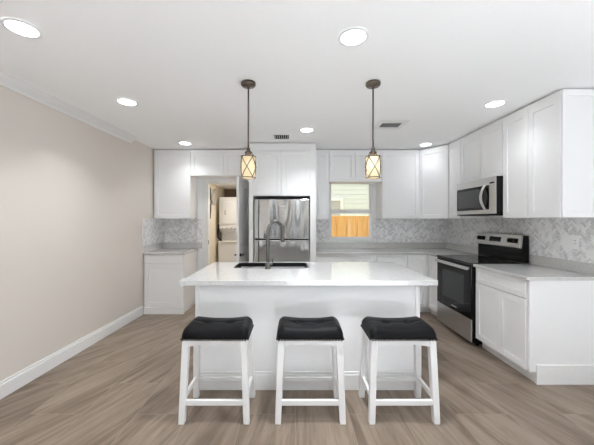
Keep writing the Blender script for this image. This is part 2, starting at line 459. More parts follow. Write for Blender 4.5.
# ------------------------------------------------------------------ tiled backsplash (herringbone marble)
def clip(poly, x0, x1, y0, y1):
    for ax, lim, sg in ((0, x0, 1), (0, x1, -1), (1, y0, 1), (1, y1, -1)):
        out = []
        for i in range(len(poly)):
            p_, q = poly[i-1], poly[i]
            a_, b_ = (p_[ax]-lim)*sg, (q[ax]-lim)*sg
            if a_ >= 0: out.append(p_)
            if (a_ >= 0) != (b_ >= 0):
                t_ = a_/(a_-b_); out.append((p_[0]+(q[0]-p_[0])*t_, p_[1]+(q[1]-p_[1])*t_))
        poly = out
        if len(poly) < 3: return None
    return poly
def herring(rects, O, U, Nn, name, wt=.0195, nn=3, gap=.0012):
    """rects in wall coordinates (along U, height); tiles stand 6 mm proud of the wall"""
    mb = MB(); lay = mb.bm.faces.layers.float.new('tone_f'); O = Vector(O); U = Vector(U); Nn = Vector(Nn); V = Vector((0,0,1))
    gmb = MB(); c45 = math.sqrt(.5)
    for (x0, x1, z0, z1) in rects:
        for d0, d1 in ((.0, .0045),):
            ps = [O+U*a+V*b+Nn*d for d in (d0, d1) for a, b in ((x0,z0),(x1,z0),(x1,z1),(x0,z1))]
            vv = [gmb.bm.verts.new(p) for p in ps]
            for q in ((3,2,1,0),(4,5,6,7),(0,1,5,4),(1,2,6,5),(2,3,7,6),(3,0,4,7)): gmb.bm.faces.new([vv[i] for i in q])
        xm, zm_ = (x0+x1)/2, (z0+z1)/2; R_ = int(((x1-x0)+(z1-z0))/wt/1.3)+8
        for j in range(-R_, R_):
            for i in range(-R_, R_):
                k = (i-j) % (2*nn)
                if k == 0: bx = (i, j, i+nn, j+1)
                elif (i-j) % (2*nn) == 2*nn-1: bx = (i, j, i+1, j+nn)
                else: continue
                a0, b0, a1, b1 = bx[0]*wt+gap, bx[1]*wt+gap, bx[2]*wt-gap, bx[3]*wt-gap
                pl = [(xm+(a-b)*c45, zm_+(a+b)*c45) for a, b in ((a0,b0),(a1,b0),(a1,b1),(a0,b1))]
                if max(p[0] for p in pl) < x0 or min(p[0] for p in pl) > x1 or max(p[1] for p in pl) < z0 or min(p[1] for p in pl) > z1: continue
                pl = clip(pl, x0, x1, z0, z1)
                if not pl or len(pl) < 3: continue
                fc_ = mb.bm.faces.new([mb.bm.verts.new(O+U*a+V*b+Nn*.006) for a, b in pl])
                fc_[lay] = random.random()**1.2
    tones = [f_[lay] for f_ in mb.bm.faces]
    for f_ in mb.bm.faces:
        if f_.normal.dot(Nn) < 0: f_.normal_flip()
    g_ = struct(gmb.build(name, m_grout))
    me = bpy.data.meshes.new('tiles'); mb.bm.to_mesh(me); mb.bm.free()
    at_ = me.attributes.new('tone', 'FLOAT', 'FACE')
    for k, t_ in enumerate(tones): at_.data[k].value = t_
    me.materials.append(m_marble)
    o = bpy.data.objects.new('tile', me); COL.objects.link(o); o.parent = g_
    return g_
UB = 1.418           # underside of the wall cabinets
UP = 1.016           # top of the quartz upstand
herring([(-2.22, -1.545, UP, UB)], (0, BACK, 0), (1,0,0), (0,-1,0), 'trim_5')
herring([(4.215, 4.843, .916, UB)], (-2.225, 0, 0), (0,1,0), (1,0,0), 'trim_6')
herring([(.335, WX0-.002, UP, UB), (WX0-.002, WX1+.002, UP, WZ0-.019), (WX1+.002, RIGHT-.001, UP, UB)], (0, BACK, 0), (1,0,0), (0,-1,0), 'trim_7')
herring([(2.408, 4.843, UP, UB)], (RIGHT, 0, 0), (0,1,0), (-1,0,0), 'trim_8')
struct(MB().box(-2.2245, -2.212, 4.203, 4.214, .916, UB).build('trim_9', m_trim))

# ------------------------------------------------------------------ cabinets
BF = 4.23            # door plane of the back run
G = .0065
CT = .914            # counter height
SL = .03             # slab thickness
def base_y(name, label, x0, x1, layout, yb=BACK-.002, kick=True, toe=.075):
    """base cabinet facing the viewer; layout: list of (u0, u1, z0, z1, kind)"""
    r = thing(name, label, 'cabinet', ((x0+x1)/2, (BF+yb)/2, 0))
    MB().box(x0, x1, BF+.0205, yb, .10, CT-SL-.001).build('body', m_cab, r)
    for (a, b, z0, z1, kd) in layout:
        mb = MB().shaker((a+G/2, BF+.02, z0), (1,0,0), (0,-1,0), b-a-G, z1-z0, rail=.05 if kd == 'door' else .036)
        mb.build(kd, m_cab, r)
    MB().box(x0, x1, BF+.02+toe if kick else BF+.005, yb, .0, .0995).build('toe_kick', m_cab, r)
    return r
ZD0, ZD1, ZT = .105, .715, .878
# left niche
x0, x1 = -2.212, -1.632
r = thing('base_cabinet', 'short white base cabinet with one drawer and one door against the greige wall', 'cabinet', (-1.92, 4.5, 0), 'white base cabinets')
MB().box(x0, x1, BF+.0205, BACK-.002, 0, CT-SL-.001).build('body', m_cab, r)
MB().shaker((x0+.003, BF+.02, .115), (1,0,0), (0,-1,0), x1-x0-.006, .63).build('door', m_cab, r)
MB().box(x0+.003, x1-.003, BF, BF+.02, .752, .874, .002).build('drawer', m_cab, r)
MB().box(x0, x1+.012, BF-.012, BF+.02, 0, .10, .002).build('plinth', m_cab, r)
r = thing('countertop', 'short white quartz counter in the niche beside the doorway', 'countertop', (-1.92, 4.5, CT), 'quartz countertops')
MB().box(-2.212, -1.612, 4.208, BACK-.001, CT-SL, CT).build('slab', m_quartz, r, bevel=.002)
MB().box(-2.212, -1.545, BACK-.020, BACK-.007, CT+.0005, UP).build('upstand', m_quartz, r, bevel=.002)
MB().box(-2.218, -2.2065, 4.215, BACK-.021, CT+.0005, UP).build('side_upstand', m_quartz, r, bevel=.002)
# back run
base_y('base_cabinet', 'wide white base cabinet below the window beside the refrigerator enclosure', .338, 1.238,
       [(.338, 1.238, ZD1+.003, ZT, 'drawer'), (.338, .788, ZD0, ZD1, 'door'), (.788, 1.238, ZD0, ZD1, 'door')])['group'] = 'white base cabinets'
base_y('base_cabinet', 'narrow white base cabinet with a drawer right of the wide cabinet below the window', 1.241, 1.698,
       [(1.241, 1.698, ZD1+.003, ZT, 'drawer'), (1.241, 1.698, ZD0, ZD1, 'door')])['group'] = 'white base cabinets'
r = base_y('base_cabinet', 'white corner base cabinet with a full height door left of the oven range', 1.701, 2.60,
       [(1.701, 1.978, ZD0, ZT, 'door')])
r['group'] = 'white base cabinets'
MB().box(2.022, 2.60, 3.889, BF+.020, .10, CT-SL-.001).build('return_body', m_cab, r)
MB().shaker((2.021, 3.892, ZD0), (0,1,0), (-1,0,0), .314, ZT-ZD0).build('door', m_cab, r)
MB().box(2.078, 2.60, 3.889, BF+.094, 0, .0995).build('return_toe_kick', m_cab, r)
r = thing('countertop', 'L-shaped white quartz counter running below the window into the corner', 'countertop', (1.5, 4.5, CT), 'quartz countertops')
MB().prism([(.338, 4.208), (1.979, 4.208), (1.979, 3.886), (RIGHT-.001, 3.886), (RIGHT-.001, BACK-.001), (.338, BACK-.001)], CT-SL, CT).build('slab', m_quartz, r, bevel=.002)
MB().box(.338, RIGHT-.021, BACK-.020, BACK-.007, CT+.0005, UP).build('upstand', m_quartz, r, bevel=.002)
MB().box(RIGHT-.020, RIGHT-.007, 3.888, BACK-.021, CT+.0005, UP).build('side_upstand', m_quartz, r, bevel=.002)
# right run, nearest the viewer
ye, yr = 2.425, 3.128
r = thing('base_cabinet', 'white two-door base cabinet with one wide drawer right of the oven range', 'cabinet', (2.3, 2.75, 0), 'white base cabinets')
MB().box(2.0225, RIGHT-.002, ye+.0205, yr, .10, CT-SL-.001).build('body', m_cab, r)
ym = (ye+yr)/2+.01
MB().shaker((2.022, ye+.032, ZD1+.007), (0,1,0), (-1,0,0), yr-ye-.038, ZT-ZD1-.007, rail=.036).build('drawer', m_cab, r)
MB().shaker((2.022, ye+.032, ZD0), (0,1,0), (-1,0,0), ym-ye-.0355, ZD1-ZD0, rail=.055).build('door', m_cab, r)
MB().shaker((2.022, ym+.0035, ZD0), (0,1,0), (-1,0,0), yr-ym-.0075, ZD1-ZD0, rail=.055).build('door', m_cab, r)
MB().box(2.078, RIGHT-.002, ye+.021, yr, 0, .0995).build('toe_kick', m_cab, r)
MB().box(2.012, RIGHT-.002, ye, ye+.02, .10, CT-SL-.001, .001).box(2.072, RIGHT-.002, ye, ye+.0205, 0, .10).build('end_panel', m_cab, r)
MB().box(2.066, RIGHT-.002, ye-.012, ye-.0005, 0, .165, .002).build('end_baseboard', m_cab, r)
r = thing('countertop', 'white quartz counter end right of the oven range below the switch plate', 'countertop', (2.3, 2.75, CT), 'quartz countertops')
MB().box(1.979, RIGHT-.001, 2.407, 3.132, CT-SL, CT).build('slab', m_quartz, r, bevel=.002)
MB().box(RIGHT-.020, RIGHT-.007, 2.407, 3.132, CT+.0005, UP).build('upstand', m_quartz, r, bevel=.002)

# wall cabinets
UT = 2.510
UF = 4.52            # door plane of the back wall cabinets
def upper_y(label, x0, x1, z0, splits, fx0=None, rail=.058):
    r = thing('wall_cabinet', label, 'cabinet', ((x0+x1)/2, (UF+BACK)/2, z0), 'white wall cabinets')
    MB().box(x0, x1, UF+.0205, BACK-.002, z0+.001, UT).build('body', m_cab, r)
    e = [fx0 if fx0 is not None else x0] + splits + [x1]
    for a, b in zip(e, e[1:]):
        MB().shaker((a+G/2, UF+.02, z0), (1,0,0), (0,-1,0), b-a-G, UT-.035-z0, rail=rail).build('door', m_cab, r)
    if fx0 is not None: MB().box(x0, fx0-.001, UF+.001, UF+.02, z0, UT).build('filler', m_cab, r)
    MB().box(x0, x1, UF+.002, UF+.0204, UT-.034, UT).build('top_filler', m_cab, r)
    return r
upper_y('tall white wall cabinet with one door above the small niche counter', -2.205, -1.628, UB, [])
upper_y('low white two-door wall cabinet above the laundry doorway', -1.625, -.645, 2.10, [-1.102])
upper_y('narrow white wall cabinet between the refrigerator enclosure and the window', .338, .570, UB, [])
upper_y('short white two-door wall cabinet directly above the window', .572, 1.412, 2.005, [.985])
upper_y('tall white one-door wall cabinet right of the window', 1.415, 2.008, UB, [])
# diagonal corner cabinet
r = thing('wall_cabinet', 'tall white corner wall cabinet with an angled door', 'cabinet', (2.35, 4.55, UB), 'white wall cabinets')
a, b = Vector((2.011, 4.528, 0)), Vector((2.288, 4.20, 0)); uu = (b-a).normalized(); n2 = Vector((uu.y, -uu.x, 0))
if n2.y > 0: n2 = -n2
a2, b2 = a-n2*.0205, b-n2*.0205
MB().prism([(2.0115, BACK-.002), (2.0115, a2.y+.02), (a2.x+.003, a2.y), (b2.x, b2.y+.003), (b2.x+.02, 4.181), (RIGHT-.002, 4.181), (RIGHT-.002, BACK-.002)], UB+.001, UT).build('body', m_cab, r)
MB().shaker(a-n2*.02+Vector((0,0,UB))+uu*.002, uu, n2, (b-a).length-.004, UT-.035-UB).build('door', m_cab, r)
tf = MB(); c0, c1 = a-n2*.0202+uu*.003, b-n2*.0202-uu*.003
tf.prism([(c0.x, c0.y), (c1.x, c1.y), (c1.x+n2.x*.018, c1.y+n2.y*.018), (c0.x+n2.x*.018, c0.y+n2.y*.018)], UT-.034, UT).build('top_filler', m_cab, r)
def upper_x(label, y0, y1, z0, edges, end=False, z0f=None):
    r = thing('wall_cabinet', label, 'cabinet', (2.45, (y0+y1)/2, z0), 'white wall cabinets')
    MB().box(2.3105, RIGHT-.002, y0, y1, z0+.001, UT).build('body', m_cab, r)
    for a_, b_ in zip(edges, edges[1:]):
        MB().shaker((2.31, a_+G/2, z0), (0,1,0), (-1,0,0), b_-a_-G, UT-.035-z0).build('door', m_cab, r)
    MB().box(2.292, 2.3104, y0, y1, UT-.034, UT).build('top_filler', m_cab, r)
    return r
r = upper_x('short white two-door wall cabinet directly above the microwave', 3.115, 3.90, 1.885, [3.115, 3.485, 3.90])
r = upper_x('slim white wall cabinet between the corner cabinet and the microwave', 3.903, 4.178, UB, [3.903, 4.178])
r = upper_x('large white two-door wall cabinet right of the microwave with a paneled end', 2.4405, 3.112, UB, [2.4405, 2.780, 3.112])
MB().shaker((2.296, 2.440, UB), (1,0,0), (0,-1,0), RIGHT-.004-2.296, UT-UB, t=.014, rail=.052, rec=.006).build('end_panel', m_cab, r)

# refrigerator enclosure
EF = 4.14
r = thing('refrigerator_cabinet', 'tall white enclosure with two doors above the steel refrigerator', 'cabinet', (-.155, 4.5, 0))
MB().box(-.640, -.578, EF, BACK-.002, 0, UT).build('side_panel', m_cab, r)
MB().box(.250, .335, EF, BACK-.002, 0, UT).build('side_panel', m_cab, r)
MB().box(-.5775, .2495, EF+.021, BACK-.002, 1.748, UT).build('body', m_cab, r)
MB().shaker((-.5765, EF+.02, 1.752), (1,0,0), (0,-1,0), .409, .645).build('door', m_cab, r)
MB().shaker((-.160, EF+.02, 1.752), (1,0,0), (0,-1,0), .409, .645).build('door', m_cab, r)
MB().box(-.5775, .2495, EF+.001, EF+.02, 2.402, UT).build('top_filler', m_cab, r)

# ------------------------------------------------------------------ refrigerator
r = thing('refrigerator', 'stainless steel top-freezer refrigerator in the white enclosure', 'refrigerator', (-.16, 4.5, 0))
FX0, FX1, FY = -.560, .236, 4.115
MB().box(FX0+.004, FX1-.004, FY+.075, BACK-.03, .03, 1.705).build('body', m_black, r)
def fdoor(nm, z0, z1):
    d = MB().box(FX0, FX1, FY, FY+.068, z0, z1, .008).build(nm, m_steel, r)
    MB().box(FX0+.058, FX0+.070, FY-.0012, FY+.004, z0+.012, z1-.012).build('handle_groove', m_dark, d)
    MB().box(FX0+.012, FX0+.056, FY-.014, FY+.002, z0+.015, z1-.015, .005).build('handle', m_steel2, d)
    return d
d = fdoor('freezer_door', 1.122, 1.698)
MB().box(-.185, -.125, FY-.0015, FY+.003, 1.593, 1.600).build('badge', m_grey, d)
fdoor('lower_door', .06, 1.108)
MB().box(FX0+.01, FX1-.01, FY+.03, FY+.074, .01, .058).build('base_grille', m_black, r)

# ------------------------------------------------------------------ oven range
r = thing('oven_range', 'stainless and black freestanding electric oven range with rear control panel', 'range', (2.3, 3.48, 0))
RY0, RY1, RXF = 3.134, 3.884, 1.962
MB().box(RXF+.045, 2.597, RY0+.002, RY1-.002, .03, .895).box(RXF+.013, RXF+.0449, RY0+.004, RY1-.004, .05, .288).build('body', m_black, r)
for x in (2.06, 2.54):
    for y in (RY0+.05, RY1-.05): MB().lathe([(.018, 0), (.018, .031)], (x, y, 0), 12).build('leveling_foot', m_black, r)
ck = MB().box(RXF-.004, 2.519, RY0, RY1, .896, .922, .004).build('cooktop', m_cook, r)
ringm = M('burner ring', (.10, .10, .105), .25)
for (x, y, rr) in ((2.12, 3.29, .105), (2.12, 3.68, .085), (2.38, 3.29, .085), (2.38, 3.68, .105)):
    b_ = MB(); A = b_.ring((x, y, .9224), (0,0,1), rr, 36); B = b_.ring((x, y, .9224), (0,0,1), rr-.006, 36); b_.bridge(A, B, False)
    b_.build('burner_ring', ringm, ck)
MB().box(RXF+.003, RXF+.044, RY0+.004, RY1-.004, .887, .8955, .002).build('front_lip', m_black, r)
od = MB().box(RXF, RXF+.044, RY0+.004, RY1-.004, .298, .884, .004).build('oven_door', m_bglass, r)
MB().box(RXF-.0015, RXF+.002, 3.27, 3.74, .42, .765, .0007).build('door_window', m_ovenwin, od)
hb = MB()
hb.box(RXF-.040, RXF-.022, RY0+.02, RY1-.02, .838, .876, .008)
for y in (RY0+.05, RY1-.05): hb.box(RXF-.028, RXF+.002, y-.014, y+.014, .845, .87, .003)
hb.build('door_handle', m_steel2, od)
MB().box(RXF-.001, RXF+.002, 3.42, 3.53, .340, .353).build('badge', m_grey, od)
MB().box(RXF, RXF+.0125, RY0+.004, RY1-.004, .045, .292, .003).build('storage_drawer', m_steel2, r)
bgm = MB()
bgm.prism([(2.520, .923), (2.598, .923), (2.598, 1.222), (2.535, 1.222), (2.520, 1.075)], RY0+.003, RY1-.003, 'y')
bgm.build('backguard', m_black, r, bevel=.003)
cp = MB().prism([(2.492, 1.088), (2.5195, 1.076), (2.5345, 1.2245), (2.517, 1.2255)], RY0+.003, RY1-.003, 'y').build('control_panel', m_steel2, r, bevel=.002)
def onpanel(t_): return Vector((2.492+.025*t_, 0, 1.088+.1375*t_))
pn = Vector((-.1375, 0, .025)).normalized()
def plate(y0_, y1_, t0, t1, nm, mat, dep=.003):
    mb = MB(); p0, p1 = onpanel(t0), onpanel(t1)
    vv = []
    for d in (-.001, dep):
        for (pp, y) in ((p0, y0_), (p0, y1_), (p1, y1_), (p1, y0_)):
            q = pp+pn*d; vv.append(mb.bm.verts.new((q.x, y, q.z)))
    for q in ((3,2,1,0),(4,5,6,7),(0,1,5,4),(1,2,6,5),(2,3,7,6),(3,0,4,7)): mb.bm.faces.new([vv[i] for i in q])
    return mb.build(nm, mat, cp)
plate(3.435, 3.635, .32, .74, 'display', m_bglass)
for nm_, ys in (('knob_plate', (3.715, 3.865)), ('knob_plate', (3.175, 3.325))):
    plate(ys[0], ys[1], .34, .72, nm_, m_bglass, .002)
for y in (3.75, 3.83, 3.21, 3.29):
    c = onpanel(.53); c.y = y
    MB().tube([c+pn*.001, c+pn*.022, c+pn*.026], [.022, .020, .017], 16).build('knob', m_black, cp)

# ------------------------------------------------------------------ microwave
r = thing('microwave', 'stainless over-the-range microwave with curved handle below the wall cabinet', 'microwave', (2.4, 3.48, 1.455))
MY0, MY1, MX = 3.118, 3.868, 2.222
MB().box(MX+.0085, RIGHT-.006, MY0, MY1, 1.453, 1.880).build('body', m_black, r)
MB().box(MX+.03, RIGHT-.03, MY0+.02, MY1-.02, 1.447, 1.4525).build('underside_vent', m_black, r)
fp = MB().box(MX, MX+.008, MY0+.002, MY1, 1.468, 1.880, .003).build('front_panel', m_steel2, r)
MB().box(MX-.002, MX+.002, 3.23, MY1-.012, 1.515, 1.795, .0008).build('door_glass', m_bglass, fp)
MB().box(MX-.003, MX+.001, 3.385, MY1-.035, 1.545, 1.765, .0008).build('door_window', m_micwin, fp)
MB().box(MX-.002, MX+.002, 3.15, 3.22, 1.805, 1.822).build('display', m_bglass, fp)
hp = [(MX+.004-.055*math.sin(PI*k/14)**.8, 3.300, 1.515+.285*k/14) for k in range(15)]
hb = MB(); prev = None
for k, (x, y, z) in enumerate(hp):
    R_ = [hb.bm.verts.new(q) for q in ((x-.006, y-.018, z), (x-.006, y+.018, z), (x+.007, y+.018, z), (x+.007, y-.018, z))]
    if prev: hb.bridge(prev, R_, False)
    else: hb.bm.faces.new(R_)
    prev = R_
hb.bm.faces.new(prev)
hb.build('handle', m_steel2, fp, bevel=.003)

# ------------------------------------------------------------------ island
IX0, IX1, IY0, IY1 = -.900, 1.152, 2.262, 3.275
BX0, BX1, BY0, BY1 = -.800, 1.040, 2.350, 3.200
r = thing('kitchen_island', 'white kitchen island with plain panels behind the three stools', 'island', (.12, 2.77, 0))
ib = MB()
ib.box(BX0, BX1, BY0, BY0+.02, .0, .873).box(BX0, BX0+.02, BY0+.02, BY1, 0, .873).box(BX1-.02, BX1, BY0+.02, BY1, 0, .873)
ib.box(BX0+.02, BX1-.02, BY1-.02, BY1, .0, .873).box(BX0+.02, BX1-.02, BY0+.02, BY1-.02, .02, .04)
ib.build('body', m_cab, r)
bb = MB()
e = .013
for z0, z1, e in ((0, .125, .013), (.125, .148, .008)):
    bb.box(BX0-e, BX1+e, BY0-e, BY0-.0003, z0, z1)
    bb.box(BX0-e, BX0-.0003, BY0-.0003, BY1, z0, z1).box(BX1+.0003, BX1+e, BY0-.0003, BY1, z0, z1)
bb.build('baseboard', m_cab, r, bevel=.002)
MB().prism([(BX0-.004, BY0-.006), (BX0+.030, BY0-.006), (BX0+.030, BY0-.0003), (BX0-.0003, BY0-.0003), (BX0-.0003, BY0+.05), (BX0-.004, BY0+.05)], .149, .873).build('corner_trim', m_cab, r)
MB().prism([(BX1+.004, BY0-.006), (BX1-.030, BY0-.006), (BX1-.030, BY0-.0003), (BX1+.0003, BY0-.0003), (BX1+.0003, BY0+.05), (BX1+.004, BY0+.05)], .149, .873).build('corner_trim', m_cab, r)

def rrect(x0, x1, y0, y1, rad, k=5):
    pts = []
    for cx_, cy_, a0 in ((x1-rad, y0+rad, -PI/2), (x1-rad, y1-rad, 0), (x0+rad, y1-rad, PI/2), (x0+rad, y0+rad, PI)):
        for i in range(k+1):
            t_ = a0+PI/2*i/k; pts.append((cx_+rad*math.cos(t_), cy_+rad*math.sin(t_)))
    return pts
SX0, SX1, SY0, SY1 = -.598, .150, 2.865, 3.195
def slab_with_hole(outer, inner, z0, z1):
    mb = MB(); bm = mb.bm; es = []; loops = []
    for lp in (outer, inner):
        vv = [bm.verts.new((a, b, z1)) for a, b in lp]; loops.append(vv)
        es += [bm.edges.new((vv[i], vv[(i+1) % len(vv)])) for i in range(len(vv))]
    bmesh.ops.triangle_fill(bm, use_beauty=True, use_dissolve=False, edges=es)
    top = list(bm.faces)
    low = {}
    for lp in loops:
        for q in lp: low[q] = bm.verts.new((q.co.x, q.co.y, z0))
    for f_ in top: bm.faces.new([low[q] for q in reversed(f_.verts)])
    for lp in loops:
        for i in range(len(lp)):
            a_, b_ = lp[i], lp[(i+1) % len(lp)]; bm.faces.new((a_, b_, low[b_], low[a_]))
    return mb
tag(slab_with_hole([(IX0, IY0), (IX1, IY0), (IX1, IY1), (IX0, IY1)], rrect(SX0, SX1, SY0, SY1, .04), .8745, .9145).build('countertop', m_quartz, bevel=.002, offset=(.12, 2.77, .8745)),
    'large polished quartz island top with a dark sink', 'countertop', 'quartz countertops')
# sink
sk_ = MB(); prev = None
for (ins, z, rad) in ((.003, .880, .038), (-.010, .9150, .048), (-.010, .9168, .048), (.004, .9168, .036), (.008, .70, .036), (.03, .685, .05)):
    R_ = [sk_.bm.verts.new((a, b, z)) for a, b in rrect(SX0+ins, SX1-ins, SY0+ins, SY1-ins, rad)]
    if prev: sk_.bridge(prev, R_, False)
    prev = R_
sk_.bm.faces.new(prev)
s_ = thing('sink', 'dark rimmed stainless sink set in the island top behind the faucet', 'sink', (-.21, 3.03, .685))
sb = sk_.build('basin', m_sinksteel, s_)
MB().lathe([(.045, .001), (.045, .004), (.03, .003), (.001, .002)], (-.21, 3.03, .6855), 20).build('drain', m_steel2, s_)
# faucet
fx, fy, z0 = -.249, 2.815, .9150
r = thing('faucet', 'brushed nickel gooseneck pull-down faucet on the island top', 'faucet', (fx, fy, z0))
MB().lathe([(.031, 0), (.031, .006), (.025, .012), (.023, .06), (.0175, .067)], (fx, fy, z0), 20).build('base', m_nickel, r)
dx, dy = .72, .69
R_ = .098; pts = [(fx, fy, z0+.064), (fx, fy, z0+.20), (fx, fy, z0+.345)]
top = z0+.362
for k in range(1, 15):
    t_ = PI*k/14*1.0
    d_ = R_*(1-math.cos(t_)); pts.append((fx+dx*d_, fy+dy*d_, top+R_*math.sin(t_)))
ex, ey = fx+dx*2*R_, fy+dy*2*R_
pts.append((ex, ey, top-.012))
MB().tube(pts, .0165, 14).build('spout', m_nickel, r)
MB().lathe([(.0165, .0), (.0195, -.012), (.0215, -.075), (.018, -.095), (.013, -.096)], (ex, ey, top-.012), 16).build('spray_head', m_nickel, r)
MB().tube([(fx+.018, fy, z0+.042), (fx+.036, fy, z0+.043), (fx+.044, fy+.004, z0+.060), (fx+.050, fy+.01, z0+.098)], [.011, .010, .007, .005], 10).build('lever', m_nickel, r)

# ------------------------------------------------------------------ stools
def make_stool():
    r = thing('counter_stool', 'x', 'stool', (0, 0, 0), 'tufted counter stools')
    # local frame: x across, y away from the viewer, front at y=0
    SWd, SD = .456, .285; y0 = .012
    tops = {}; bots = {}
    for ix in (-1, 1):
        for iy in (0, 1):
            tx = ix*(.200); ty = y0+.028 if iy == 0 else y0+SD-.030
            bx_ = ix*.222; by = .021 if iy == 0 else .312
            lg = MB(); a_, b_ = .0215, .0200
            def sq(cx_, cy_, z, hw): return [lg.bm.verts.new((cx_+p*hw, cy_+q*hw, z)) for p, q in ((-1,-1),(1,-1),(1,1),(-1,1))]
            A = sq(bx_, by, 0.0, .0205); m1 = sq(bx_+(tx-bx_)*.30, by+(ty-by)*.36, .19, .0215); B = sq(tx, ty, .576, .0225)
            lg.bm.faces.new(A); lg.bridge(A, m1, False); lg.bridge(m1, B, False); lg.bm.faces.new(B)
            lg.build('leg', m_stool, r, bevel=.003)
            tops[ix, iy] = (tx, ty); bots[ix, iy] = (bx_, by)
    def at_(ix, iy, z):
        t_ = z/.576; (a0, b0), (a1, b1) = bots[ix, iy], tops[ix, iy]
        return (a0+(a1-a0)*t_, b0+(b1-b0)*t_)
    # stretchers
    def bar(p, q, z0, z1, th, nm, axis):
        mb = MB()
        if axis == 'x': mb.box(p[0], q[0], p[1]-th/2, p[1]+th/2, z0, z1, .003)
        else:
            A = [mb.bm.verts.new((p[0]+sx_*th/2, p[1], zz)) for sx_, zz in ((-1,z0),(1,z0),(1,z1),(-1,z1))]
            B = [mb.bm.verts.new((q[0]+sx_*th/2, q[1], zz)) for sx_, zz in ((-1,z0),(1,z0),(1,z1),(-1,z1))]
            mb.bm.faces.new(A); mb.bm.faces.new(B); mb.bridge(A, B, False)
        mb.build(nm, m_stool, r)
    bar(at_(-1,0,.14), at_(1,0,.14), .120, .156, .022, 'stretcher', 'x')
    bar(at_(-1,1,.14), at_(1,1,.14), .128, .160, .022, 'stretcher', 'x')
    for ix in (-1, 1): bar(at_(ix,0,.16), at_(ix,1,.16), .146, .178, .020, 'stretcher', 'y')
    # apron: straight top, gently arched lower edge
    def arch(nm, p0, p1, fixed, axis):
        k = 12; mb = MB(); pts_ = []
        for i in range(k+1):
            t_ = i/k; pts_.append((p0+(p1-p0)*t_, .522+.020*math.sin(PI*t_)))
        pts_ += [(p1, .577), (p0, .577)]
        mb.prism(pts_, fixed-.010, fixed+.010, axis).build(nm, m_stool, r)
    arch('apron', -.185, .185, y0+.020, 'y'); arch('apron', -.185, .185, y0+SD-.022, 'y')
    for ix in (-1, 1): arch('apron', y0+.03, y0+SD-.03, ix*.203, 'x')
    # upholstered saddle seat with two buttoned tufts
    nx, ny = 48, 30; st = MB(); hx, hy = SWd/2, SD/2; cy_ = y0+hy
    def sup(u_, v_):     # rounded-rectangle footprint
        return u_*hx, v_*hy
    def topz(x, y):
        a_ = x/hx; b_ = y/hy
        z = .638 + .019*abs(a_)**2.2
        edge = max(abs(a_)**7, abs(b_)**7 if True else 0)
        z -= .030*max(0, abs(a_)-.80)**2/.04 + .030*max(0, abs(b_)-.68)**2/.10
        z += .010*(1-b_*b_)
        for bx2 in (-.085, .085):
            d2 = ((x-bx2)**2+(y+.0)**2)
            z -= .026*math.exp(-d2/(.024**2)) + .010*math.exp(-((y)**2)/(.014**2))*math.exp(-((x-bx2)**2)/(.085**2))
        return z
    grid = []
    def rad_clip(u_, v_):
        # soften the corners
        x, y = u_*hx, v_*hy; rr = .022
        ax_, ay_ = abs(x)-(hx-rr), abs(y)-(hy-rr)
        if ax_ > 0 and ay_ > 0:
            l_ = max(ax_, ay_); d_ = math.hypot(ax_, ay_)
            s__ = l_/d_; ax_ *= s__; ay_ *= s__
            x = math.copysign(hx-rr+ax_, x); y = math.copysign(hy-rr+ay_, y)
        return x, y
    def warp(t_):        # denser near the edges
        return math.copysign(1-(1-abs(t_))**1.25, t_)
    for j in range(ny+1):
        row = []
        for i in range(nx+1):
            x, y = rad_clip(warp(2*i/nx-1), warp(2*j/ny-1))
            sc_ = .975
            row.append(st.bm.verts.new((x*sc_, cy_+y*sc_, topz(x, y))))
        grid.append(row)
    for j in range(ny):
        for i in range(nx):
            f_ = st.bm.faces.new((grid[j][i], grid[j][i+1], grid[j+1][i+1], grid[j+1][i])); f_.smooth = True
    rim_idx = [(0, i) for i in range(nx)] + [(j, nx) for j in range(ny)] + [(ny, i) for i in range(nx, 0, -1)] + [(j, 0) for j in range(ny, 0, -1)]
    prev = [grid[j][i] for j, i in rim_idx]
    for (out, zf) in ((1.022, .72), (1.026, .3), (1.022, 0)):
        cur = []
        for (j, i) in rim_idx:
            x, y = rad_clip(warp(2*i/nx-1), warp(2*j/ny-1))
            zt = topz(x, y)-.004
            cur.append(st.bm.verts.new((x*.98*out, cy_+y*.98*out, .5775+(zt-.5775)*zf)))
        st.bridge(prev, cur); prev = cur
    st.bm.faces.new(prev)
    seat = st.build('seat', m_leather, r)
    for bx2 in (-.085, .085): MB().ball((bx2, cy_, topz(bx2, 0)+.002), .009, 10, (1, 1, .55)).build('tuft_button', m_leather, seat)
    nl = MB()
    hxx, hyy = hx*1.003, hy*1.003
    for k in range(23):
        x = -hxx+.014+(2*hxx-.028)*k/22
        for y in (cy_-hyy, cy_+hyy): nl.ball((x, y, .5735), .0082, 8)
    for k in range(15):
        y = cy_-hyy+.014+(2*hyy-.028)*k/14
        for x in (-hxx, hxx): nl.ball((x, y, .5735), .0082, 8)
    nl.build('nailhead_trim', m_nail, seat)
    return r
st = make_stool(); SYF = 1.942
st.location = (-.541, SYF, 0)
st['label'] = 'black tufted saddle stool with white legs nearest the greige wall, leftmost of three'
copy_thing(st, (.119, SYF, 0), 'black tufted saddle stool with white legs at the middle of the island, second of three')
copy_thing(st, (.763, SYF, 0), 'black tufted saddle stool with white legs nearest the oven range, rightmost of three')

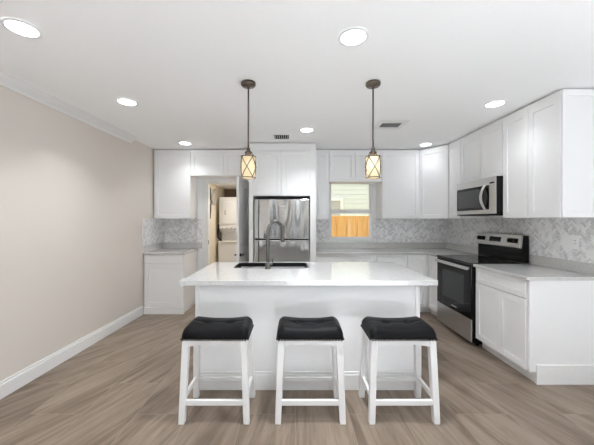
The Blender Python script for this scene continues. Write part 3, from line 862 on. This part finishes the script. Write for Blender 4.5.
# ------------------------------------------------------------------ pendants
def make_pendant():
    r = thing('pendant_light', 'x', 'pendant light', (0,0,0), 'pendant lights over the island')
    MB().lathe([(.001, -.001), (.060, -.001), (.060, -.020), (.052, -.030), (.012, -.033), (.010, -.050), (.001, -.052)], (0,0,0), 28).build('canopy', m_bronze, r)
    MB().tube([(0,0,-.045), (0,0,-.545)], .0065, 12).build('rod', m_bronze, r)
    MB().lathe([(.0065, -.535), (.014, -.54), (.018, -.565), (.030, -.572), (.032, -.576), (.016, -.592), (.001, -.592)], (0,0,0), 20).build('cap', m_bronze, r)
    sh = MB()
    A = sh.ring((0,0,-.608), (0,0,1), .055, 32); B = sh.ring((0,0,-.785), (0,0,1), .055, 32)
    C = sh.ring((0,0,-.785), (0,0,1), .052, 32); D = sh.ring((0,0,-.610), (0,0,1), .052, 32)
    sh.bridge(A, B); sh.bridge(B, C); sh.bridge(C, D); sh.bridge(D, A)
    sh.build('lamp_shade', m_glow, r)
    fr_ = MB()
    for z in (-.612, -.784):
        pts_ = [(.0585*math.cos(2*PI*k/32), .0585*math.sin(2*PI*k/32), z) for k in range(33)]
        fr_.tube(pts_, .0036, 8, False)
    a0 = math.radians(-93)   # the crossed straps: pairs of helical bars on the glass
    for q in range(4):
        for sg in (1, -1):
            pts_ = []
            for k in range(13):
                t_ = k/12; an = a0+q*PI/2+sg*(t_-.5)*math.radians(96)
                pts_.append((.0595*math.cos(an), .0595*math.sin(an), -.612-.172*t_))
            fr_.tube(pts_, .0034, 6)
        an = a0+q*PI/2; fr_.ball((.061*math.cos(an), .061*math.sin(an), -.698), .0065, 8)
        for sg in (1, -1):
            an = a0+q*PI/2+sg*math.radians(48)
            for z in (-.612, -.784): fr_.ball((.058*math.cos(an), .058*math.sin(an), z), .0062, 8)
    for q in range(3):
        an = q*2*PI/3+.4
        fr_.tube([(.028*math.cos(an), .028*math.sin(an), -.580), (.0585*math.cos(an), .0585*math.sin(an), -.612)], .0035, 8)
    fr_.build('strap_frame', m_bronze, r)
    MB().ball((0,0,-.68), .024, 12, (1,1,1.3)).build('bulb', M('warm bulb', (1,1,1), .5, emit=(1,.80,.52), es=1.2), r)
    return r
pd = make_pendant()
pd.location = (-.368, 2.35, HC); pd['label'] = 'cross-strapped cream glass pendant lamp hanging over the sink end of the island'
copy_thing(pd, (.660, 2.35, HC), 'cross-strapped cream glass pendant lamp hanging in line with the window')

# ------------------------------------------------------------------ ceiling fittings
def make_light():
    r = thing('recessed_light', 'x', 'ceiling light', (0,0,0), 'recessed ceiling lights')
    t_ = MB(); prev = None; first = None
    for rr, z in ((.095, -.0005), (.093, -.005), (.078, -.007), (.074, -.003)):
        R2 = t_.ring((0,0,z), (0,0,1), rr, 40)
        if prev: t_.bridge(prev, R2)
        prev = R2
    t_.build('trim_ring', m_trim, r)
    l_ = MB(); l_.bm.faces.new(l_.ring((0,0,-.0032), (0,0,1), .0745, 40)); 
    for f_ in l_.bm.faces:
        if f_.normal.z > 0: f_.normal_flip()
    l_.build('lens', m_lens, r)
    ld = bpy.data.lights.new('led', 'AREA'); ld.shape = 'DISK'; ld.size = .14; ld.energy = DOWN; ld.spread = math.radians(112)
    ld.color = (.94, .97, 1)
    lo = bpy.data.objects.new('led', ld); COL.objects.link(lo); lo.parent = r; lo.location = (0, 0, -.0075)
    return r
lt = make_light()
spots = [(-1.600, 1.684, 'round recessed ceiling light closest to the viewer on the crown moulding side'),
         (-1.590, 2.731, 'round recessed ceiling light midway along the row beside the crown moulding'),
         (-1.590, 4.200, 'round recessed ceiling light in front of the niche wall cabinet'),
         (.373, 1.765, 'round recessed ceiling light over the stools, near the window pendant canopy'),
         (.174, 3.580, 'round recessed ceiling light between the small vent and the large vent'),
         (1.968, 2.777, 'round recessed ceiling light in front of the large cabinet right of the microwave'),
         (1.985, 4.265, 'round recessed ceiling light in front of the angled corner wall cabinet')]
DIM = (.34, .5, .2, 1.1, .5, .13, .045)
for i, (x, y, lb) in enumerate(spots):
    if i == 0:
        lt.location = (x, y, HC); lt['label'] = lb
        for q in lt.children:
            if q.type == 'LIGHT': q.data.energy = DOWN*DIM[0]
    else:
        c = copy_thing(lt, (x, y, HC), lb)
        for q in c.children:    # the fittings close to walls and wall cabinets are dimmed
            if q.type == 'LIGHT': q.data = q.data.copy(); q.data.energy = DOWN*DIM[i]
for x, y in ((-1.6, -.6), (.3, -.9), (1.97, -.4), (-1.6, -2.6), (.3, -2.6)):
    copy_thing(lt, (x, y, HC), 'round recessed ceiling light of the living room behind the viewer')

def vent(label, x, y, wx, wy, n_, angle, ex=.022, ey=.022):
    r = thing('ceiling_vent', label, 'vent', (x, y, HC), 'ceiling vents')
    f_ = MB()
    f_.box(x-wx/2, x+wx/2, y-wy/2, y-wy/2+ey, HC-.008, HC-.0005, .002).box(x-wx/2, x+wx/2, y+wy/2-ey, y+wy/2, HC-.008, HC-.0005, .002)
    f_.box(x-wx/2, x-wx/2+ex, y-wy/2+ey, y+wy/2-ey, HC-.008, HC-.0005, .002).box(x+wx/2-ex, x+wx/2, y-wy/2+ey, y+wy/2-ey, HC-.008, HC-.0005, .002)
    f_.build('frame', m_trim, r)
    MB().box(x-wx/2+ex, x+wx/2-ex, y-wy/2+ey, y+wy/2-ey, HC-.0025, HC-.0005).build('backing', m_dark, r)
    sl = MB(); ax_ = wx-2*ex; ay_ = wy-2*ey
    for k in range(n_):
        if angle == 'x':      # slats run front to back
            xx = x-wx/2+ex+ax_*(k+.5)/n_
            sl.prism([(xx-.006, HC-.003), (xx+.003, HC-.011), (xx+.0045, HC-.010), (xx-.0045, HC-.003)], y-ay_/2, y+ay_/2, 'y')
        else:
            yy = y-wy/2+ey+ay_*(k+.5)/n_
            sl.prism([(yy+.006, HC-.003), (yy-.003, HC-.011), (yy-.0045, HC-.010), (yy+.0045, HC-.003)], x-ax_/2, x+ax_/2, 'x')
    sl.build('slats', m_lgrey, r)
vent('small white ceiling vent in front of the refrigerator enclosure', -.155, 3.87, .24, .24, 7, 'x')
vent('larger white ceiling vent beside the window pendant', 1.155, 3.385, .34, .31, 6, 'y', .056, .082)

# ------------------------------------------------------------------ switches and outlets
r = thing('switch_plate', 'wide white switch and outlet plate on the tile above the counter end', 'switch', (RIGHT-.006, 2.682, 1.19))
pl = MB().box(RIGHT-.0125, RIGHT-.0062, 2.600, 2.764, 1.128, 1.254, .002).build('plate', m_pwhite, r)
MB().box(RIGHT-.017, RIGHT-.0123, 2.706, 2.742, 1.157, 1.225, .002).build('rocker', m_pwhite, pl)
MB().box(RIGHT-.017, RIGHT-.0123, 2.664, 2.700, 1.157, 1.225, .002).build('rocker', m_pwhite, pl)
o_ = MB().box(RIGHT-.015, RIGHT-.0123, 2.618, 2.652, 1.157, 1.225, .002).build('outlet', m_pwhite, pl)
MB().box(RIGHT-.0154, RIGHT-.0148, 2.627, 2.630, 1.200, 1.210).box(RIGHT-.0154, RIGHT-.0148, 2.640, 2.643, 1.200, 1.210).box(RIGHT-.0154, RIGHT-.0148, 2.627, 2.630, 1.172, 1.182).box(RIGHT-.0154, RIGHT-.0148, 2.640, 2.643, 1.172, 1.182).build('slot', m_dark, o_)
r = thing('wall_outlet', 'single white outlet on the back tile right of the window', 'outlet', (2.0, BACK-.006, 1.15), 'outlets')
pl = MB().box(1.962, 2.038, BACK-.0125, BACK-.0062, 1.100, 1.220, .002).build('plate', m_pwhite, r)
MB().box(1.983, 2.017, BACK-.015, BACK-.0123, 1.126, 1.194, .002).build('socket', m_pwhite, pl)
r = thing('wall_outlet', 'single white outlet on the side tile left of the oven range', 'outlet', (RIGHT-.006, 4.15, 1.17), 'outlets')
pl = MB().box(RIGHT-.0125, RIGHT-.0062, 4.112, 4.188, 1.120, 1.240, .002).build('plate', m_pwhite, r)
MB().box(RIGHT-.015, RIGHT-.0123, 4.133, 4.167, 1.146, 1.214, .002).build('socket', m_pwhite, pl)
